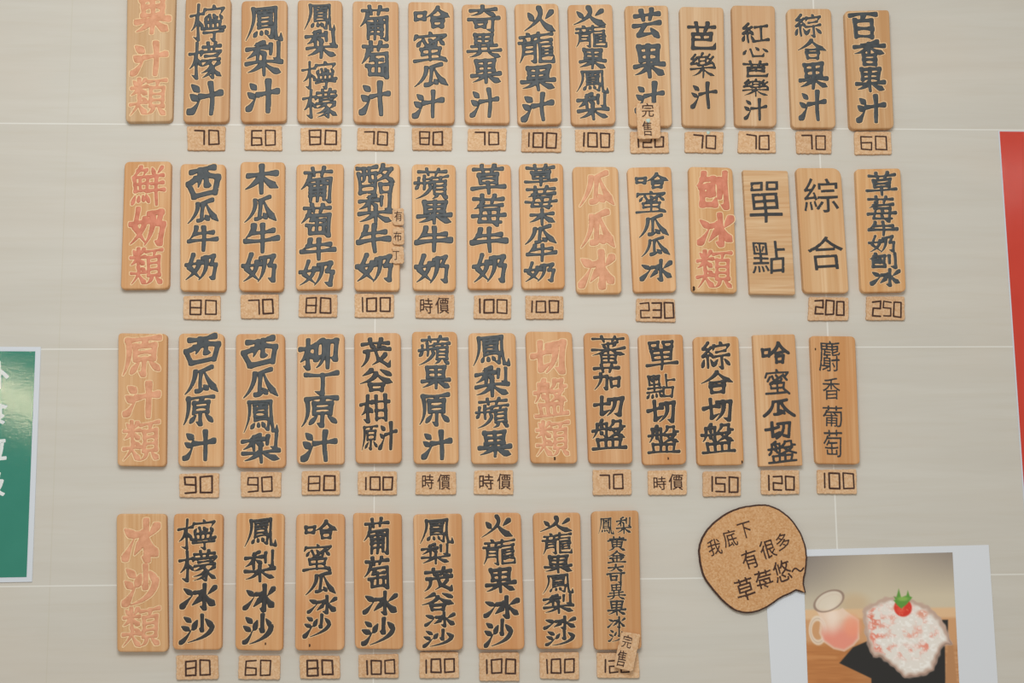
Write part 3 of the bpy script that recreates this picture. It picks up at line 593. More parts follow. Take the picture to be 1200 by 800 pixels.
# ------------------------------------------------------------------ menu data, read off the photograph
# segment: (x offset, y offset, zoom); plaque: words, meaning, paint, style, (xTL, xBL, xTR, xBR, yT, yB), boxes per character
S1, S2, S3 = (130, 0, 4.0), (400, 0, 3.636), (720, 0, 3.529)
S4, S5, S6 = (130, 180, 3.903), (400, 180, 3.636), (720, 180, 3.333)
S7, S8, S9 = (130, 380, 3.81), (400, 380, 3.81), (680, 380, 3.529)
SA, SB = (120, 590, 3.81), (410, 590, 3.333)
ROWN = ['top row', 'second row', 'third row', 'bottom row']
PLAQUES = [
 # ---- top row
 (0, S1, '果汁類', 'juices', 'r', 'c', (76, 68, 303, 287, -34, 570), [(105, -22, 280, 165), (92, 195, 265, 360), (85, 362, 264, 548)], (222, 186, 140), None),
 (0, S1, '檸檬汁', 'lemon juice', 'k', 'c', (350, 338, 562, 552, -14, 572), [(368, 16, 538, 196), (362, 195, 524, 374), (357, 378, 524, 545)], (216, 170, 120), ('70', (358, 590, 535, 702), (392, 612, 505, 678))),
 (0, S1, '鳳梨汁', 'pineapple juice', 'k', 'c', (612, 607, 826, 822, 2, 571), [(628, 25, 808, 198), (630, 192, 805, 360), (628, 372, 790, 530)], (220, 172, 120), ('60', (627, 590, 800, 702), (660, 612, 770, 680))),
 (0, S1, '鳳梨檸檬', 'pineapple lemon', 'k', 'c', (875, 872, 1084, 1083, 0, 573), [(903, 12, 1055, 150), (910, 138, 1060, 278), (893, 284, 1060, 420), (897, 415, 1065, 556)], (222, 176, 126), ('80', (888, 600, 1080, 702), (932, 612, 1057, 676))),
 (0, S2, '葡萄汁', 'grape juice', 'k', 'c', (48, 50, 243, 246, 5, 523), [(72, 22, 210, 180), (78, 172, 210, 340), (76, 345, 212, 495)], (222, 176, 126), ('70', (68, 543, 225, 638), (98, 562, 195, 615))),
 (0, S2, '哈蜜瓜汁', 'melon juice', 'k', 'c', (285, 287, 478, 483, 8, 525), [(302, 25, 468, 125), (302, 132, 455, 270), (305, 268, 462, 378), (303, 385, 435, 505)], (226, 180, 130), ('80', (303, 545, 470, 638), (335, 562, 430, 615))),
 (0, S2, '奇異果汁', 'kiwi juice', 'k', 'c', (513, 526, 702, 718, 18, 525), [(535, 22, 675, 140), (533, 138, 683, 250), (548, 248, 682, 360), (545, 375, 670, 505)], (226, 180, 130), ('70', (540, 548, 703, 638), (572, 565, 670, 615))),
 (0, S2, '火龍果汁', 'dragon fruit juice', 'k', 'c', (738, 752, 925, 940, 15, 530), [(770, 25, 918, 140), (752, 135, 912, 275), (762, 275, 915, 388), (765, 395, 905, 520)], (226, 180, 128), ('100', (768, 548, 935, 645), (797, 567, 915, 628))),
 (0, S2, '火龍果鳳梨', 'dragon fruit pineapple', 'k', 'c', (965, 980, 1155, 1170, 18, 530), [(980, 25, 1130, 115), (995, 106, 1135, 206), (1008, 203, 1132, 298), (997, 295, 1140, 400), (1005, 396, 1140, 515)], (226, 180, 130), ('100', (997, 548, 1163, 645), (1031, 567, 1143, 625))),
 (0, S3, '芒果汁', 'mango juice', 'k', 'c', (43, 62, 222, 240, 22, 522), [(70, 35, 195, 165), (72, 180, 212, 325), (82, 340, 208, 470)], (224, 182, 132), ('120', (66, 545, 224, 630), (98, 568, 203, 608))),
 (0, S3, '芭樂汁', 'guava juice', 'k', 's', (270, 282, 452, 460, 28, 522), [(295, 90, 425, 210), (312, 218, 418, 325), (312, 340, 425, 452)], (226, 188, 142), ('70', (292, 542, 450, 630), (328, 560, 418, 612))),
 (0, S3, '紅心芭樂汁', 'red guava juice', 'k', 's', (485, 500, 665, 672, 22, 522), [(522, 92, 640, 182), (528, 188, 638, 240), (526, 250, 640, 322), (530, 325, 640, 402), (532, 405, 632, 500)], (224, 184, 138), ('70', (513, 542, 668, 630), (548, 560, 638, 615))),
 (0, S3, '綜合果汁', 'mixed fruit juice', 'k', 'l', (714, 735, 897, 917, 35, 528), [(742, 55, 855, 155), (752, 163, 880, 252), (760, 255, 885, 372), (760, 372, 877, 502)], (224, 182, 132), ('70', (752, 542, 900, 632), (778, 560, 872, 615))),
 (0, S3, '百香果汁', 'passion fruit juice', 'k', 'c', (953, 975, 1137, 1157, 42, 532), [(970, 48, 1090, 165), (985, 165, 1120, 275), (995, 275, 1122, 382), (997, 390, 1122, 510)], (220, 176, 124), ('60', (993, 545, 1145, 636), (1020, 565, 1125, 618))),
 # ---- second row
 (1, S4, '鮮奶類', 'fresh milk drinks', 'R', 'c', (62, 44, 275, 265, 35, 618), [(92, 55, 248, 240), (80, 242, 248, 430), (85, 427, 240, 605)], (216, 166, 114), None),
 (1, S4, '西瓜牛奶', 'watermelon milk', 'k', 'c', (317, 316, 523, 525, 47, 628), [(340, 55, 503, 210), (343, 205, 500, 325), (350, 328, 490, 450), (335, 452, 488, 585)], (220, 174, 122), ('80', (330, 650, 500, 758), (364, 672, 480, 735))),
 (1, S4, '木瓜牛奶', 'papaya milk', 'k', 'c', (592, 585, 795, 790, 37, 628), [(605, 48, 775, 190), (605, 190, 765, 320), (608, 315, 772, 455), (598, 452, 760, 595)], (218, 170, 118), ('70', (593, 645, 768, 755), (632, 668, 740, 732))),
 (1, S4, '葡萄牛奶', 'grape milk', 'k', 'c', (848, 845, 1064, 1058, 47, 622), [(863, 60, 1022, 232), (862, 225, 1015, 385), (865, 385, 1032, 490), (858, 485, 1022, 612)], (220, 172, 120), ('80', (860, 645, 1035, 748), (893, 660, 1005, 728))),
 (1, S5, '酪梨牛奶', 'avocado milk', 'k', 'c', (53, 55, 250, 248, 42, 583), [(62, 45, 235, 180), (70, 170, 222, 305), (65, 300, 212, 425), (62, 422, 222, 555)], (222, 176, 124), ('100', (58, 598, 222, 695), (88, 615, 208, 672))),
 (1, S5, '蘋果牛奶', 'apple milk', 'k', 'c', (300, 303, 487, 488, 45, 582), [(310, 60, 460, 200), (320, 195, 475, 305), (315, 308, 472, 425), (312, 425, 460, 558)], (222, 176, 124), ('時價', (317, 600, 482, 698), [(335, 615, 390, 682), (400, 612, 460, 682)])),
 (1, S5, '草莓牛奶', 'strawberry milk', 'k', 'c', (533, 538, 722, 732, 45, 577), [(550, 45, 700, 175), (552, 172, 702, 310), (550, 312, 708, 425), (558, 422, 705, 555)], (222, 172, 120), ('100', (565, 602, 722, 702), (588, 622, 705, 678))),
 (1, S5, '草莓木瓜牛奶', 'strawberry papaya milk', 'k', 'c', (757, 768, 945, 953, 42, 575), [(778, 45, 918, 140), (780, 136, 920, 238), (795, 232, 915, 308), (775, 302, 922, 392), (788, 382, 920, 460), (778, 458, 912, 552)], (220, 170, 116), ('100', (785, 605, 947, 702), (810, 627, 925, 675))),
 (1, S5, '瓜瓜冰', 'melon shaved ice heading', 'r', 'c', (985, 1002, 1180, 1195, 55, 595), [(1005, 75, 1170, 232), (1010, 240, 1172, 410), (1010, 410, 1170, 582)], (220, 176, 126), None),
 (1, S6, '哈蜜瓜瓜冰', 'melon shaved ice', 'k', 'l', (50, 75, 222, 243, 52, 540), [(75, 75, 215, 140), (80, 142, 205, 235), (88, 238, 215, 330), (98, 325, 220, 405), (98, 412, 228, 500)], (220, 172, 120), ('230', (85, 565, 238, 655), (102, 583, 230, 640))),
 (1, S6, '刨冰類', 'shaved ice heading', 'R', 'c', (290, 302, 462, 480, 52, 542), [(315, 68, 450, 220), (322, 230, 468, 368), (318, 375, 462, 532)], (216, 170, 116), None),
 (1, S6, '單點', 'single topping', 'k', 'm', (502, 530, 678, 707, 65, 548), [(525, 108, 655, 270), (535, 340, 668, 470)], (216, 180, 136), None),
 (1, S6, '綜合', 'mixed toppings', 'k', 'm', (710, 740, 885, 917, 55, 543), [(738, 95, 875, 230), (755, 322, 895, 455)], (220, 180, 132), ('200', (760, 560, 915, 650), (785, 575, 897, 628))),
 (1, S6, '草莓牛奶刨冰', 'strawberry milk shaved ice', 'k', 'l', (943, 965, 1118, 1140, 58, 540), [(982, 70, 1105, 165), (985, 163, 1100, 268), (988, 262, 1108, 324), (992, 316, 1098, 390), (990, 386, 1108, 450), (998, 446, 1120, 520)], (220, 172, 116), ('250', (985, 560, 1135, 652), (1010, 578, 1120, 635))),
 # ---- third row
 (2, S7, '原汁類', 'pure juices', 'r', 'c', (32, 28, 250, 245, 40, 633), [(45, 50, 225, 235), (55, 255, 220, 420), (50, 425, 220, 615)], (216, 170, 120), None),
 (2, S7, '西瓜原汁', 'pure watermelon juice', 'k', 'c', (302, 300, 505, 500, 40, 635), [(322, 45, 492, 182), (320, 185, 488, 318), (318, 315, 462, 455), (318, 470, 468, 612)], (216, 168, 116), ('90', (305, 665, 482, 770), (330, 680, 450, 750))),
 (2, S7, '西瓜鳯梨', 'watermelon pineapple', 'k', 'c', (557, 560, 775, 780, 42, 640), [(580, 52, 750, 195), (582, 192, 755, 335), (585, 330, 748, 490), (583, 486, 757, 622)], (212, 162, 112), ('90', (580, 658, 758, 770), (612, 682, 718, 745))),
 (2, S7, '柳丁原汁', 'pure orange juice', 'k', 'c', (832, 830, 1042, 1042, 42, 625), [(837, 58, 1020, 205), (860, 205, 1020, 320), (845, 318, 1015, 462), (847, 468, 1012, 615)], (212, 162, 112), ('80', (850, 655, 1023, 762), (882, 678, 1000, 740))),
 (2, S8, '茂谷柑原汁', 'pure murcott orange juice', 'k', 'l', (57, 63, 265, 270, 38, 620), [(80, 62, 225, 195), (75, 195, 235, 305), (82, 312, 220, 440), (88, 448, 165, 565), (165, 435, 248, 562)], (214, 164, 114), ('100', (75, 655, 247, 760), (108, 682, 228, 738))),
 (2, S8, '蘋果原汁', 'pure apple juice', 'k', 'c', (315, 322, 517, 525, 32, 622), [(342, 50, 488, 185), (352, 180, 490, 292), (342, 305, 485, 455), (355, 470, 495, 605)], (216, 168, 116), ('時價', (333, 655, 510, 758), [(360, 668, 413, 735), (428, 668, 487, 738)])),
 (2, S8, '鳳梨蘋果', 'pineapple apple', 'k', 'c', (567, 580, 778, 790, 38, 622), [(580, 45, 752, 192), (595, 188, 752, 328), (598, 325, 752, 468), (607, 470, 762, 595)], (218, 172, 122), ('時價', (593, 652, 768, 758), [(615, 668, 680, 738), (695, 665, 757, 738)])),
 (2, S8, '切盤類', 'cut fruit heading', 'r', 'c', (822, 845, 1030, 1055, 32, 620), [(845, 60, 1010, 228), (860, 240, 1012, 420), (865, 425, 1020, 595)], (214, 164, 112), None),
 (2, S9, '蕃茄切盤', 'cut tomato plate', 'k', 'l', (15, 35, 202, 217, 35, 575), [(42, 45, 188, 165), (50, 162, 170, 275), (55, 290, 185, 385), (48, 392, 192, 522)], (212, 162, 112), ('70', (52, 600, 212, 705), (84, 622, 175, 680))),
 (2, S9, '單點切盤', 'single fruit plate', 'k', 'l', (240, 258, 425, 440, 42, 580), [(268, 65, 402, 190), (272, 205, 392, 310), (275, 308, 400, 412), (278, 415, 412, 540)], (212, 160, 108), ('時價', (280, 602, 440, 705), [(302, 628, 355, 685), (365, 618, 425, 685)])),
 (2, S9, '綜合切盤', 'mixed fruit plate', 'k', 'l', (468, 485, 655, 678, 50, 582), [(495, 68, 620, 188), (492, 190, 638, 292), (505, 300, 635, 405), (500, 408, 640, 538)], (214, 164, 110), ('150', (508, 608, 663, 710), (542, 632, 652, 692))),
 (2, S9, '哈蜜瓜切盤', 'cut melon plate', 'k', 'e', (714, 740, 888, 920, 42, 585), [(742, 72, 865, 168), (760, 185, 868, 292), (752, 305, 888, 385), (762, 395, 880, 475), (775, 478, 895, 575)], (214, 168, 118), ('120', (750, 605, 905, 702), (778, 628, 885, 685))),
 (2, S9, '麝香葡萄', 'muscat grapes', 'k', 'm', (952, 975, 1138, 1158, 48, 577), [(985, 68, 1075, 195), (1002, 220, 1075, 312), (1002, 335, 1085, 425), (1005, 435, 1085, 550)], (212, 160, 106), ('100', (980, 600, 1142, 700), (1008, 615, 1130, 678))),
 # ---- bottom row
 (3, SA, '冰沙類', 'smoothies heading', 'r', 'c', (62, 65, 285, 293, 45, 662), [(85, 65, 260, 270), (88, 270, 250, 460), (85, 455, 260, 645)], (216, 172, 122), None),
 (3, SA, '檸檬冰沙', 'lemon smoothie', 'k', 'l', (318, 313, 538, 532, 45, 652), [(335, 65, 510, 208), (337, 205, 515, 350), (348, 352, 515, 478), (342, 490, 500, 630)], (214, 162, 110), ('80', (332, 675, 517, 785), (373, 700, 480, 765))),
 (3, SA, '鳯梨冰沙', 'pineapple smoothie', 'k', 'l', (598, 593, 812, 805, 43, 655), [(632, 60, 780, 198), (632, 208, 775, 352), (628, 358, 775, 485), (622, 490, 765, 632)], (216, 164, 110), ('60', (607, 678, 792, 783), (640, 700, 750, 765))),
 (3, SA, '哈蜜瓜冰沙', 'melon smoothie', 'k', 'l', (865, 860, 1082, 1080, 45, 655), [(895, 75, 1055, 165), (892, 175, 1027, 305), (903, 302, 1050, 412), (913, 408, 1050, 495), (895, 492, 1022, 600)], (212, 158, 106), ('80', (882, 678, 1060, 780), (915, 700, 1028, 765))),
 (3, SB, '葡萄冰沙', 'grape smoothie', 'k', 'l', (12, 20, 202, 208, 37, 568), [(48, 55, 160, 205), (50, 205, 160, 340), (48, 340, 188, 438), (42, 445, 180, 555)], (212, 160, 108), ('100', (35, 588, 190, 680), (65, 612, 175, 665))),
 (3, SB, '鳳梨茂谷冰沙', 'pineapple murcott smoothie', 'k', 'l', (247, 258, 437, 442, 40, 573), [(270, 55, 405, 160), (278, 155, 392, 240), (285, 248, 405, 345), (275, 345, 412, 422), (288, 420, 415, 484), (282, 488, 405, 562)], (212, 162, 112), ('100', (273, 580, 425, 682), (297, 608, 408, 658))),
 (3, SB, '火龍果冰沙', 'dragon fruit smoothie', 'k', 'l', (485, 497, 668, 683, 35, 570), [(508, 45, 640, 135), (518, 135, 652, 242), (525, 248, 650, 350), (520, 360, 665, 450), (520, 452, 638, 562)], (212, 158, 106), ('100', (508, 582, 660, 690), (533, 608, 648, 662))),
 (3, SB, '火龍果鳳梨冰沙', 'dragon fruit pineapple smoothie', 'k', 'l', (715, 730, 900, 910, 35, 567), [(735, 48, 872, 115), (750, 112, 872, 200), (755, 198, 872, 272), (750, 272, 875, 355), (755, 352, 875, 432), (755, 438, 885, 494), (760, 490, 880, 558)], (210, 158, 106), ('100', (743, 580, 893, 685), (768, 607, 875, 660))),
 (3, SB, '鳳梨黃金奇異果冰沙', 'pineapple golden kiwi smoothie', 'k', 's', (943, 955, 1128, 1140, 28, 570), [(968, 52, 1032, 122), (1040, 52, 1100, 120), (1005, 128, 1080, 186), (1005, 184, 1080, 234), (1002, 234, 1075, 314), (1005, 312, 1078, 378), (1005, 376, 1080, 438), (1005, 440, 1078, 488), (1008, 488, 1075, 542)], (208, 160, 110), ('120', (965, 585, 1130, 682), (996, 610, 1090, 658))),
]
KNOTS = {'切盤類': [(650, 537, .0017)], '刨冰類': [(813, 338, .0022)], '鳯梨冰沙': [(311, 754, .0012)], '哈蜜瓜冰沙': [(362.8, 756, .0014)],
         '麝香葡萄': [(955.5, 409, .0012)], '單點切盤': [(783, 537, .0013)], '綜合切盤': [(869.5, 541, .0013)]}
TH = 0.010                                     # plaque thickness
CT = 0.004                                     # cork thickness

def centre_axes(pts):
    """local frame of a quad TL, TR, BR, BL on the wall: centre and lean angle"""
    P = np.array(pts); c = P.mean(0)
    up = (P[0]+P[1])/2-(P[2]+P[3])/2
    return c, math.atan2(up[0], up[1])           # >0 leans to the right
def to_local(p, c, lean):
    d = np.array(p)-c; ca, sa = math.cos(lean), math.sin(lean)
    return np.array([d[0]*ca-d[1]*sa, d[0]*sa+d[1]*ca])
def box_local(b, tr, depth, c, lean):
    x0, y0, x1, y1 = b; tx, ty, k = tr
    P = [px_point(tx+x/k, ty+y/k, -depth) for x, y in ((x0, y0), (x1, y0), (x1, y1), (x0, y1))]
    P = np.array(P); m = to_local(P.mean(0), c, lean)
    wd = np.linalg.norm((P[1]+P[2])/2-(P[0]+P[3])/2); ht = np.linalg.norm((P[0]+P[1])/2-(P[2]+P[3])/2)
    return m[0], m[1], wd, ht

def cork_tag(tr, corners, depth_back, thick, label, group, rng, color=None, name='cork_price_tag', cat='price tag', rads=0.0012):
    """corners TL, TR, BR, BL in segment pixels"""
    tx, ty, k = tr
    P = [px_point(tx+x/k, ty+y/k, -depth_back-thick) for x, y in corners]
    c, lean = centre_axes(P)
    t = thing(name, label, cat, (c[0], -depth_back, c[1]), lean, group)
    L = [to_local(p, c, lean) for p in P]
    board('cork_board', [L[3], L[2], L[1], L[0]], thick, [rads]*4, 0.0007, M_CORK, color or (lambda j: (222+j, 186+j*1.1, 150+j))(rng.uniform(-7, 5)), t, 0.00022, rng)
    return t, c, lean

for n, (row, tr, words, meaning, paint, sty, q, boxes, tint, tag) in enumerate(PLAQUES):
    rng = random.Random(100+n)
    tx, ty, k = tr
    dy = rng.uniform(-2.0, 2.0)
    corners = [(q[0], q[4]-dy), (q[2], q[4]+dy), (q[3], q[5]+dy), (q[1], q[5]-dy)]
    P = [px_point(tx+x/k, ty+y/k, -TH) for x, y in corners]
    c, lean = centre_axes(P)
    red = paint in 'rR'
    look = 'carved and washed red' if red else (('written in thin black marker' if sty == 'm' else 'written in thick black marker') if sty in 'me' else 'carved and painted black')
    lab = 'wooden %s plaque %s with %s, %s, in the %s' % ('heading' if red else 'menu', look, words, meaning, ROWN[row])
    t = thing('wooden_plaque', lab, 'menu plaque', (c[0], 0, c[1]), lean, 'red heading plaques on the wall' if red else 'wooden menu plaques on the wall')
    L = [to_local(p, c, lean) for p in P]
    square = words in ('單點', '哈蜜瓜切盤')
    rr = [0.0062*rng.uniform(0.75, 1.15) for _ in range(4)]
    if square:
        rr = [0.0014, 0.0016, 0.003, 0.0012]
    if words in ('綜合',):
        rr[2] = 0.012
    board('board', [L[3], L[2], L[1], L[0]], TH, rr, 0.0012 if square else 0.0018, M_WOODX if words == '單點' else M_WOOD, tuple(a+b_ for a, b_ in zip(tint, (-9, -5, 5) if row == 0 else (4, 5, 10))), t)
    st = STY[sty]
    mats = [{'k': M_BLACK, 'r': M_RED, 'R': M_RED2}[paint], M_CUTR if red else M_CUT]
    if sty in 'mse' or (row > 1 and sty == 'l'):
        mats[0] = M_INK
    for ch, b in zip(words, boxes):
        x, z, wd, ht = box_local(b, tr, TH, c, lean)
        f = glyph_field(ch, wd, ht, st, rng) if sty == 'm' else brush_field(ch, wd, ht, st, rng)
        put_relief('written_character' if sty in 'me' else 'carved_character', f, x, z, 0, t, mats[:1] if sty in 'me' else mats,
                   st['cut'], 0.0001 if sty in 'me' else 0.0007, 0.0011, TH)
    for kx, kz, kr in KNOTS.get(words, ()):
        kp = to_local(px_point(kx, kz, -TH), c, lean)
        kv = [(kp[0]+kr*(0.8+0.25*math.sin(2.2*a))*math.cos(a*math.pi/5), -TH-0.00012, kp[1]+kr*1.5*math.sin(a*math.pi/5)) for a in range(10)]
        mesh_obj('knot', kv, [tuple(range(10))], M_HOLE, t)
    if tag:
        text, cb, tb = tag
        j = lambda: rng.uniform(-2.5, 2.5)
        cc = [(cb[0]+j(), cb[1]+j()), (cb[2]+j(), cb[1]+j()), (cb[2]+j(), cb[3]+j()), (cb[0]+j(), cb[3]+j())]
        say = 'market price in characters 時價' if text == '時價' else 'numerals ' + text
        g, gc, gl = cork_tag(tr, cc, 0.0, CT, 'small cork tag with burnt %s hanging below the %s %s plaque' % (say, words, meaning), 'cork price tags below the plaques', rng)
        if text == '時價':
            for ch, b in zip(text, tb):
                x, z, wd, ht = box_local(b, tr, CT, gc, gl)
                put_relief('burnt_character', glyph_field(ch, wd, ht, ST_THIN, rng), x, z, 0, g, [M_BURN], 0.0, 0.00008, 0.0006, CT)
        else:
            x, z, wd, ht = box_local(tb, tr, CT, gc, gl)
            digits(text, x, z, wd, ht, g, CT, rng)

# ------------------------------------------------------------------ small cork notes stuck over the plaques
def note(tr, corners, back, chars, boxes, label, group, rot, seed, name='cork_note', cat='note', thick=0.003):
    rng = random.Random(seed)
    g, gc, gl = cork_tag(tr, corners, back, thick, label, group, rng, None, name, cat, 0.002)
    for ch, b in zip(chars, boxes):
        x, z, wd, ht = box_local(b, tr, back+thick, gc, gl)
        put_relief('burnt_character', glyph_field(ch, wd, ht, ST_THIN, rng), x, z, 0, g, [M_BURN], 0.0, 0.00008, 0.0006, thick)
    return g
T1 = (735, 100, 9.408)
note(T1, [(98, 200), (352, 190), (370, 582), (120, 590)], TH+0.0008, '完售', [(158, 195, 292, 350), (165, 390, 272, 560)],
     'upright cork sold-out note 完售 over the foot of the 芒果汁 mango juice plaque', 'cork sold-out notes', 0, 501)
T2 = (690, 720, 10.0)
note(T2, [(385, 195), (610, 232), (515, 668), (290, 615)], TH+0.0008, '完售', [(392, 235, 505, 392), (328, 415, 438, 612)],
     'slanting cork sold-out note 完售 over the foot of the 鳳梨黃金奇異果冰沙 plaque', 'cork sold-out notes', 0, 502)
T3 = (450, 230, 8.9)
for ch, cs, bx, lb in (('有', [(85, 130), (205, 122), (210, 302), (92, 298)], (108, 152, 190, 262), 'uppermost of three tiny cork notes beside 酪梨牛奶, burnt with 有'),
                       ('布', [(88, 325), (208, 318), (212, 505), (90, 500)], (100, 365, 182, 470), 'middle one of three tiny cork notes beside 酪梨牛奶, burnt with 布'),
                       ('丁', [(85, 525), (205, 520), (208, 700), (88, 698)], (92, 570, 160, 665), 'lowest of three tiny cork notes beside 酪梨牛奶, burnt with 丁')):
    note(T3, cs, TH+0.0008, ch, [bx], lb, 'tiny pudding notes on the avocado milk plaque', 0, 510+ord(ch) % 7)

def blob(tr, px, py, r, back, label, name='adhesive_putty'):
    tx, ty, k = tr
    x, z = px_point(tx+px/k, ty+py/k, -back)
    rng = random.Random(int(px)); V, F = [], []
    n, m = 14, 5
    for j in range(m):
        a = j/(m-1)*math.pi/2
        for i in range(n):
            th = 2*math.pi*i/n; rr = r*math.cos(a)*(1+0.12*math.sin(3*th+px))+1e-5
            V.append((rr*math.cos(th), -0.0016*math.sin(a)+0.0002, rr*math.sin(th)))
    for j in range(m-1):
        for i in range(n):
            F.append((j*n+i, j*n+(i+1) % n, (j+1)*n+(i+1) % n, (j+1)*n+i))
    F.append(tuple((m-1)*n+i for i in range(n)))
    o = mesh_obj(name, V, F, M_RUBBER, None, None, True); o.location = (x, -back, z)
    o['label'] = label; o['category'] = 'putty'; o['group'] = 'mint putty dots'
blob(T1, 232, 388, 0.0030, TH+0.0038, 'pale mint putty dot in the middle of the upright 完售 note')
blob(T1, 893, 520, 0.0026, CT, 'pale mint putty dot on the 70 tag under the 芭樂汁 plaque')

# ------------------------------------------------------------------ green sign at the left edge
def flat_quad(name, P, y0, y1, mat, parent):
    """a thin sheet; P TL, TR, BR, BL (x, z)"""
    V = [(p[0], -y0, p[1]) for p in P]+[(p[0], -y1, p[1]) for p in P]
    F = [(7, 6, 5, 4), (0, 1, 2, 3)]+[(i, (i+1) % 4, 4+(i+1) % 4, 4+i) for i in range(4)]
    F = [F[0], F[1]]+[tuple(reversed(f)) for f in F[2:]]
    return mesh_obj(name, V, F, mat, parent)
P = [px_point(*p) for p in ((-66, 406), (48.2, 406.6), (37.8, 681.4), (-72, 683.5))]
c, lean = centre_axes(P)
gs = thing('waste_sign', 'green laminated sign with white lettering and white border at the left edge', 'sign', (c[0], 0, c[1]), lean)
flat_quad('white_border', [to_local(p, c, lean) for p in P], 0.0, 0.0016, M_SHEET, gs)
P2 = [px_point(*p) for p in ((-61, 411.5), (41.8, 411.8), (31.6, 675.8), (-66, 677.5))]
flat_quad('green_panel', [to_local(p, c, lean) for p in P2], 0.0016, 0.0020, M_GREEN, gs)
rng = random.Random(77)
for ch, b in zip('外食垃圾', ((-22, 423, 10.5, 456), (-24, 467, 9, 498), (-24, 509, 7.5, 540), (-25, 552, 5.5, 582))):
    x, z, wd, ht = box_local(b, (0, 0, 1.0), 0.002, c, lean)
    put_relief('white_character', glyph_field(ch, wd, ht, ST_SIGN, rng), x, z, 0.05, gs, [M_WHITE], 0.0, 0.0001, 0.001, 0.002)

# ------------------------------------------------------------------ red poster at the right edge
P = [px_point(*p) for p in ((1169.6, 153.6), (1330, 155), (1372, 670), (1204.5, 664))]
c, lean = centre_axes(P)
rp = thing('red_poster', 'plain glossy red poster cut off by the right edge', 'poster', (c[0], 0, c[1]), lean)
flat_quad('backing_sheet', [to_local(p, c, lean) for p in P], 0.0, 0.0012, M_SHEET, rp)
P2 = [px_point(*p) for p in ((1170.9, 154.4), (1329, 156), (1371, 669), (1205.8, 663))]
flat_quad('red_panel', [to_local(p, c, lean) for p in P2], 0.0012, 0.0016, M_REDP, rp)

# ------------------------------------------------------------------ photo print at the lower right
PB = [px_point(*p) for p in ((894.5, 645), (1158.3, 638.3), (1173, 862), (908, 868))]
c, lean = centre_axes(PB)
pp = thing('photo_print', 'white bordered photo print of a strawberry shaved ice and pink milk jug', 'photo', (c[0], 0, c[1]), lean)
flat_quad('photo_paper', [to_local(p, c, lean) for p in PB], 0.0, 0.0010, M_PAPER, pp)
def smooth(a, b, x):
    t = np.clip((x-a)/(b-a), 0, 1); return t*t*(3-2*t)
def vnoise(x, y, seed):
    r = np.random.RandomState(seed); T = r.rand(64, 64)
    xi, yi = np.floor(x).astype(int), np.floor(y).astype(int); fx, fy = x-xi, y-yi
    fx, fy = fx*fx*(3-2*fx), fy*fy*(3-2*fy)
    g = lambda a, b: T[a % 64, b % 64]
    return (g(xi, yi)*(1-fx)+g(xi+1, yi)*fx)*(1-fy)+(g(xi, yi+1)*(1-fx)+g(xi+1, yi+1)*fx)*fy
def poly_d(X, Y, pts):
    """signed distance to a closed outline, negative inside"""
    A = np.array(pts, float); B = np.roll(A, -1, 0); Pq = np.stack([X.ravel(), Y.ravel()], 1)
    D = seg_dist(Pq, A, B); ins = np.zeros(len(Pq), bool)
    for a, b in zip(A, B):
        if a[1] != b[1]:
            ins ^= ((a[1] > Pq[:, 1]) != (b[1] > Pq[:, 1])) & (Pq[:, 0] < (b[0]-a[0])*(Pq[:, 1]-a[1])/(b[1]-a[1])+a[0])
    return np.where(ins, -D, D).reshape(X.shape)
